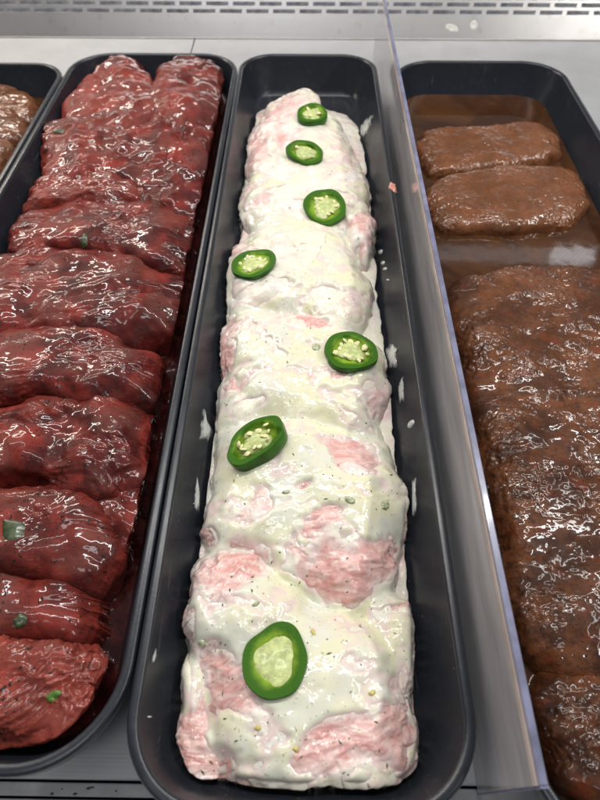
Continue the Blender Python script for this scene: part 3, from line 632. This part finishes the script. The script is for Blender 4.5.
# ------------------------------------------------------------------ jalapeno slices
def ring(nseg, a, b, lob, ph, seed):
    out = []
    for k in range(nseg):
        t = 2 * math.pi * k / nseg
        s = 1 + lob * math.cos(3 * t + ph) + 0.03 * math.sin(2 * t + seed) + 0.012 * math.sin(7 * t + seed * 2)
        s += 0.02 * math.sin(4 * t + seed * 3.1) + 0.012 * math.sin(5 * t + seed)
        out.append((a * s * math.cos(t), b * s * math.sin(t)))
    return out
def band(rings, close=None):
    n = len(rings[0]); v = [p for r in rings for p in r]; f = [(k * n + i, k * n + (i + 1) % n, (k + 1) * n + (i + 1) % n, (k + 1) * n + i) for k in range(len(rings) - 1) for i in range(n)]
    if close == 'last': f.append(tuple(range((len(rings) - 1) * n, len(rings) * n)))
    return v, f
def blob(a, b, c, N, seed, amp, sc, lob=0.0):
    v, f = [], []
    for i in range(N + 1):
        ph = math.pi * i / N
        for j in range(2 * N):
            t = math.pi * j / N; v.append((math.sin(ph) * math.cos(t), math.sin(ph) * math.sin(t), math.cos(ph)))
    v = np.array(v)[:, [2, 0, 1]]; k = 1 + amp * fbm(v * sc + seed, 3) + lob * np.cos(3 * np.arctan2(v[:, 1], v[:, 0]) + seed) * (1 - v[:, 2] ** 2)
    v = v * k[:, None] * np.array([a, b, c])
    f = [(i * 2 * N + j, i * 2 * N + (j + 1) % (2 * N), (i + 1) * 2 * N + (j + 1) % (2 * N), (i + 1) * 2 * N + j) for i in range(N) for j in range(2 * N)]
    return v, np.array(f)
def jalapeno(px, py, wpx, asp, rot, tx, ty, thick, wallf, nseed, label, seed, pith=0.62, lift=0.0):
    loc, nrm = hit(px, py, PORK_BVH)
    dep = (CM.T @ np.array([loc[0], loc[1], loc[2] - CAMH]))[2]; a = wpx / 2 * dep / FPX; b = a * asp
    root = empty('jalapeno_slice', loc + Vector((0, 0, lift)), label, 'jalapeno slice', 'jalapeno slices lying on the cream')
    pts = []
    for k in range(16):
        q = (loc.x + 0.85 * a * math.cos(k * math.pi / 8), loc.y + 0.85 * b * math.sin(k * math.pi / 8)); hs = [t_.ray_cast(Vector((*q, 0.2)), Vector((0, 0, -1)))[0] for t_ in PORK_BVH]
        hs = [h_.z for h_ in hs if h_ is not None]
        if hs: pts.append((q[0] - loc.x, q[1] - loc.y, max(hs)))
    A = np.array(pts); g = np.linalg.lstsq(np.c_[A[:, :2], np.ones(len(A))], A[:, 2], rcond=None)[0]; g[:2] = np.clip(g[:2], -0.5, 0.5)
    res = A[:, 2] - (A[:, :2] @ g[:2] + g[2]); root.location.z = float(g[2] + 0.45 * max(res.max(), 0)) + lift
    nv = Vector((-g[0], -g[1], 1)).normalized()
    root.rotation_euler = (Vector((0, 0, 1)).rotation_difference(nv).to_matrix() @ Matrix.Rotation(math.radians(rot), 3, 'Z') @ Matrix.Rotation(math.radians(tx), 3, 'X') @ Matrix.Rotation(math.radians(ty), 3, 'Y')).to_euler()
    n = 64; T = thick; ph = seed * 1.3
    def R(s, z, sh=0.0): return [(x + sh, y, z) for x, y in ring(n, a * s, b * s, 0.035, ph, seed)]
    def child(nm, v, f, m):
        o = mesh_obj(nm, v, f, m); o.parent = root; return o
    v, f = band([R(0.90, -0.002), R(0.97, -0.0006), R(1.0, T * 0.30), R(1.0, T * 0.88), R(0.994, T * 0.975), R(0.982, T)]); child('rind', v, f, M_SKIN)
    inner = 1 - wallf
    def RI(s, z):
        return [((a * s * (1 + .10 * math.cos(3 * 2 * math.pi * k / n + ph + 0.5) + .03 * math.sin(9 * 2 * math.pi * k / n + seed))) * math.cos(2 * math.pi * k / n),
                 (b * s * (1 + .10 * math.cos(3 * 2 * math.pi * k / n + ph + 0.5) + .03 * math.sin(8 * 2 * math.pi * k / n + seed))) * math.sin(2 * math.pi * k / n), z) for k in range(n)]
    v, f = band([R(0.982, T), R(0.90, T - 0.0001), RI(inner * 1.06, T - 0.0002), RI(inner, T - 0.0006), RI(inner * 0.96, T - 0.0016), RI(inner * 0.9, T * 0.55)], 'last'); child('flesh', v, f, M_FLESH)
    v, f = blob(a * inner * pith * 1.12, b * inner * pith * 1.12, T * 0.55, 18, seed + 3, 0.22, 2.2, 0.16); v = v + np.array([0, 0, T * 0.47]); v[:, 2] = np.minimum(v[:, 2], T - 0.0003 + 0.0003 * np.sin(v[:, 0] * 2500) * np.cos(v[:, 1] * 2200)); child('pith', v, f, M_PITH)
    rnd = random.Random(seed * 11); pr = None
    for k in range(nseed):
        t = 2 * math.pi * (k + rnd.uniform(-.3, .3)) / max(nseed, 1); rr = inner * rnd.uniform(0.42, 0.86)
        sz = rnd.uniform(0.0013, 0.0021) * (a / 0.017) ** 0.5
        v, f = blob(sz * 1.3, sz * 0.95, sz * 0.5, 10, seed + k, 0.30, 1.8)
        o = child('seed', v, f, M_SEED); o.location = (a * rr * math.cos(t), b * rr * math.sin(t), T - 0.0007 + rnd.uniform(-0.0006, 0.0004))
        o.rotation_euler = (rnd.uniform(-.7, .7), rnd.uniform(-.7, .7), rnd.uniform(0, 3))
    return root
JAL = [(312,119,29,1.02,0,6,-4,.0085,.30,3,'smallest jalapeno slice, farthest back on the white pork',1,.85),
       (305,157,37,.74,-22,14,8,.0075,.32,2,'narrow tilted jalapeno slice second from the far end',2,.80),
       (325,210,42,1.10,0,6,0,.0045,.27,10,'round jalapeno slice third from the far end, full of seeds',3,.72),
       (254,266,47,.95,8,0,0, .0038,.28,9,'oval jalapeno slice at the left edge with pale seeds',4,.66),
       (350,354,55,.88,-6,0,0,.0055,.26,12,'oval jalapeno slice at the right with a cluster of seeds in a dark hollow',5,.62),
       (260,446,66,.72,30,-5,-12,.0095,.23,13,'thick slanted jalapeno slice with a long pale core and scattered seeds',6,.62),
       (276,662,64,1.16,0,0,0,.0032,.37,0,'largest jalapeno slice, nearest, with a solid pale core and no seeds',7,.98)]
for J in JAL: jalapeno(J[0], J[1], J[2], J[3], J[4], J[5], J[6], J[7], J[8], J[9], J[10], J[11], J[12], lift=-0.0002)

# ------------------------------------------------------------------ small bits
rnd = random.Random(5); fv, ff = [], []
for k in range(330):                           # herb flakes scattered over the cream
    px, py = rnd.uniform(195, 410), 110 + 680 * rnd.random() ** 0.75
    h = hit(px, py, PORK_BVH)
    if h is None or h[1].z < 0.35: continue
    L = rnd.choice([0.0004, 0.0005, 0.0006, 0.0008, 0.0010, 0.0017]) * rnd.uniform(.7, 1.2); W = min(L * rnd.uniform(.3, .7), 0.0006)
    t = h[1].orthogonal().normalized(); t = (Matrix.Rotation(rnd.uniform(0, 6.28), 3, h[1]) @ t); u = h[1].cross(t); k0 = len(fv); p0 = h[0] + h[1] * 0.00018
    fv += [p0 - t * L + h[1] * rnd.uniform(-.0002, .0003), p0 - u * W, p0 + t * L + h[1] * rnd.uniform(-.0002, .0003), p0 + u * W * rnd.uniform(.5, 1), p0 + h[1] * 0.0004]
    ff += [(k0, k0 + 1, k0 + 4), (k0 + 1, k0 + 2, k0 + 4), (k0 + 2, k0 + 3, k0 + 4), (k0 + 3, k0, k0 + 4)]
tag(mesh_obj('herb_flakes', [tuple(p) for p in fv], ff, M_HERB, smooth=False), 'dark green herb flakes sprinkled through the white cream', 'herbs', kind='stuff')

def flakes(name, n, x0, x1, y0, y1, trees, mat, label, sizes, minz=0.3):
    fv, ff = [], []
    for k in range(n):
        h = hit(rnd.uniform(x0, x1), y0 + (y1 - y0) * rnd.random() ** 0.8, trees)
        if h is None or h[1].z < minz: continue
        L = rnd.choice(sizes) * rnd.uniform(.7, 1.3); W = L * rnd.uniform(.35, .9); t = h[1].orthogonal().normalized(); t = Matrix.Rotation(rnd.uniform(0, 6.28), 3, h[1]) @ t; u = h[1].cross(t); k0 = len(fv); p0 = h[0] + h[1] * 0.0001
        fv.extend([p0 - t * L, p0 - u * W * rnd.uniform(.6, 1), p0 + t * L * rnd.uniform(.5, 1), p0 + u * W, p0 + h[1] * rnd.uniform(.0003, .0007)])
        ff.extend([(k0, k0 + 1, k0 + 4), (k0 + 1, k0 + 2, k0 + 4), (k0 + 2, k0 + 3, k0 + 4), (k0 + 3, k0, k0 + 4)])
    return tag(mesh_obj(name, [tuple(p) for p in fv], ff, mat, smooth=False), label, 'spice', kind='stuff')
M_SPICE = mat_plain('crushed spice', (0.022, 0.016, 0.010), 0.35, 0.5, var=0.6, vscale=500)
flakes('spice_flakes', 420, 0, 225, 60, 745, ALL_BVH[:len(RED)], M_SPICE, 'dark crushed pepper and herb flakes on the red steaks', [0.0005, 0.0007, 0.0010, 0.0014])
flakes('spice_flakes', 300, 420, 600, 125, 780, ALL_BVH[-len(BROWN) - len(SIDE):-len(SIDE)], M_SPICE, 'dark crushed spice flakes on the brown gravy steaks', [0.0004, 0.0006, 0.0008, 0.0011])

def bit(name, poly, mat, label, cat, group, trees, thick, seed): return smear(name, poly, mat, label, cat, group, trees, thick, 14, seed)
M_BIT = mat_plain('pickled vegetable bit', (0.38, 0.42, 0.25), 0.25, 0.7, var=0.4, vscale=400)
M_YEL = mat_plain('yellow vegetable bit', (0.60, 0.50, 0.16), 0.3, 0.6, var=0.3, vscale=400)
def pebble(cx, cy, a, b, ang, n=8):
    A = math.radians(ang); return [(cx + a * math.cos(t) * math.cos(A) - b * math.sin(t) * math.sin(A), cy + a * math.cos(t) * math.sin(A) + b * math.sin(t) * math.cos(A)) for t in [2 * math.pi * k / n for k in range(n)]]
for k, (cx, cy, a, b, ang, m, lab) in enumerate([(202,643,6,4,20,M_BIT,'grey green vegetable bit on the left edge of the pork'),(313,632,5,3,70,M_YEL,'olive yellow vegetable bit above the nearest jalapeno'),
      (372,693,5,4,-20,M_YEL,'olive yellow vegetable bit at the right of the nearest pork slice'),(296,749,5,4,10,M_YEL,'yellow vegetable bit near the front edge of the pork'),
      (258,728,5,4,0,M_YEL,'pale yellow vegetable bit left of the front cream patch'),(350,500,8,5,30,M_BIT,'translucent green bit beside the largest pink patch'),
      (385,505,6,7,0,M_BIT,'translucent green bit at the right edge of the large slice'),(316,347,6,5,0,M_BIT,'grey green bit beside the seedy right jalapeno'),
      (286,492,6,3,-10,M_BIT,'grey green bit in front of the thick slanted jalapeno'),(256,604,6,3,-30,M_BIT,'grey green bit behind the nearest jalapeno slice')]):
    bit('vegetable_bit', pebble(cx, cy, a * .8, b * .8, ang), m, lab, 'vegetable bit', 'vegetable bits in the cream', PORK_BVH, 0.0012, k)
RT = [b for b in ALL_BVH]
for k, (poly, lab) in enumerate([([(2,523),(4,519),(24,521),(26,524),(24,538),(6,541),(2,537)], 'square dark green chip on the smooth orange red steak'),
      ([(45,697),(52,691),(61,689),(62,694),(55,701),(48,703)], 'fresh green chip on the pinkish front steak'),
      ([(52,131),(60,128),(66,130),(62,134),(54,134)], 'dark green chip on the crumpled steak near the far left'),
      ([(80,241),(84,232),(88,236),(87,247),(82,249)], 'dark green chip at the front edge of the smooth flat steak'),
      ([(12,621),(20,612),(28,616),(26,626),(16,630)], 'dark green chip between the two nearest red steaks')]):
    bit('herb_chip', poly, M_GREEN if k != 1 else mat_plain('fresh green chip', (0.09, 0.20, 0.03), .3, .6, var=.3), lab, 'herb chip', 'green chips on the red steaks', RT, 0.0010, k)
BT = basin_bvh(T_RED)
smear('meat_scrap', [(388,189),(390,181),(393,184),(398,183),(395,187),(396,194),(392,190)], M_SCRAP, 'tiny pink meat scrap stuck on the pork tray rim beside the clear divider', 'scrap', None, PT, 0.0015, 16, 3)

# drips on the front rail, dried splashes on the rear panel
rail_t = [BVHTree.FromPolygons([Vector((-1, -.2, ZD - .0038)), Vector((1, -.2, ZD - .0038)), Vector((1, .0128, ZD - .0038)), Vector((-1, .0128, ZD - .0038))], [(0, 1, 2, 3)])]
for k, (cx, cy, a, b) in enumerate([(75,794,2.4,1.4),(90,788,4.5,1.4),(52,794,1.8,1.6),(116,791,1.2,1),(62,789,.9,.7)]):
    smear('dark_drip', pebble(cx, cy, a, b, -15), M_WATER, ['second largest dark drip on the grey front rail', 'longest dark drip on the grey front rail', 'leftmost dark drip on the grey front rail', 'dark drip on the grey front rail nearest the pork tray', 'faintest dark drip on the grey front rail'][k], 'drip', 'dark drips on the front rail', rail_t, 0.0003, 10, k)
pan_t = [BVHTree.FromPolygons([Vector(pan(-1, -.01, -.0004)), Vector(pan(1, -.01, -.0004)), Vector(pan(1, .2, -.0004)), Vector(pan(-1, .2, -.0004))], [(0, 1, 2, 3)])]
for k, (cx, cy, a, b, lab) in enumerate([(474,25,4,5,'tall pale dried splash on the steel rear panel'),(452,28,7,4,'wide faint dried splash on the steel rear panel')]):
    smear('dried_splash', pebble(cx, cy, a, b, 20), M_SPLASH, lab, 'splash', 'dried splashes on the rear panel', pan_t, 0.0004, 14, k)
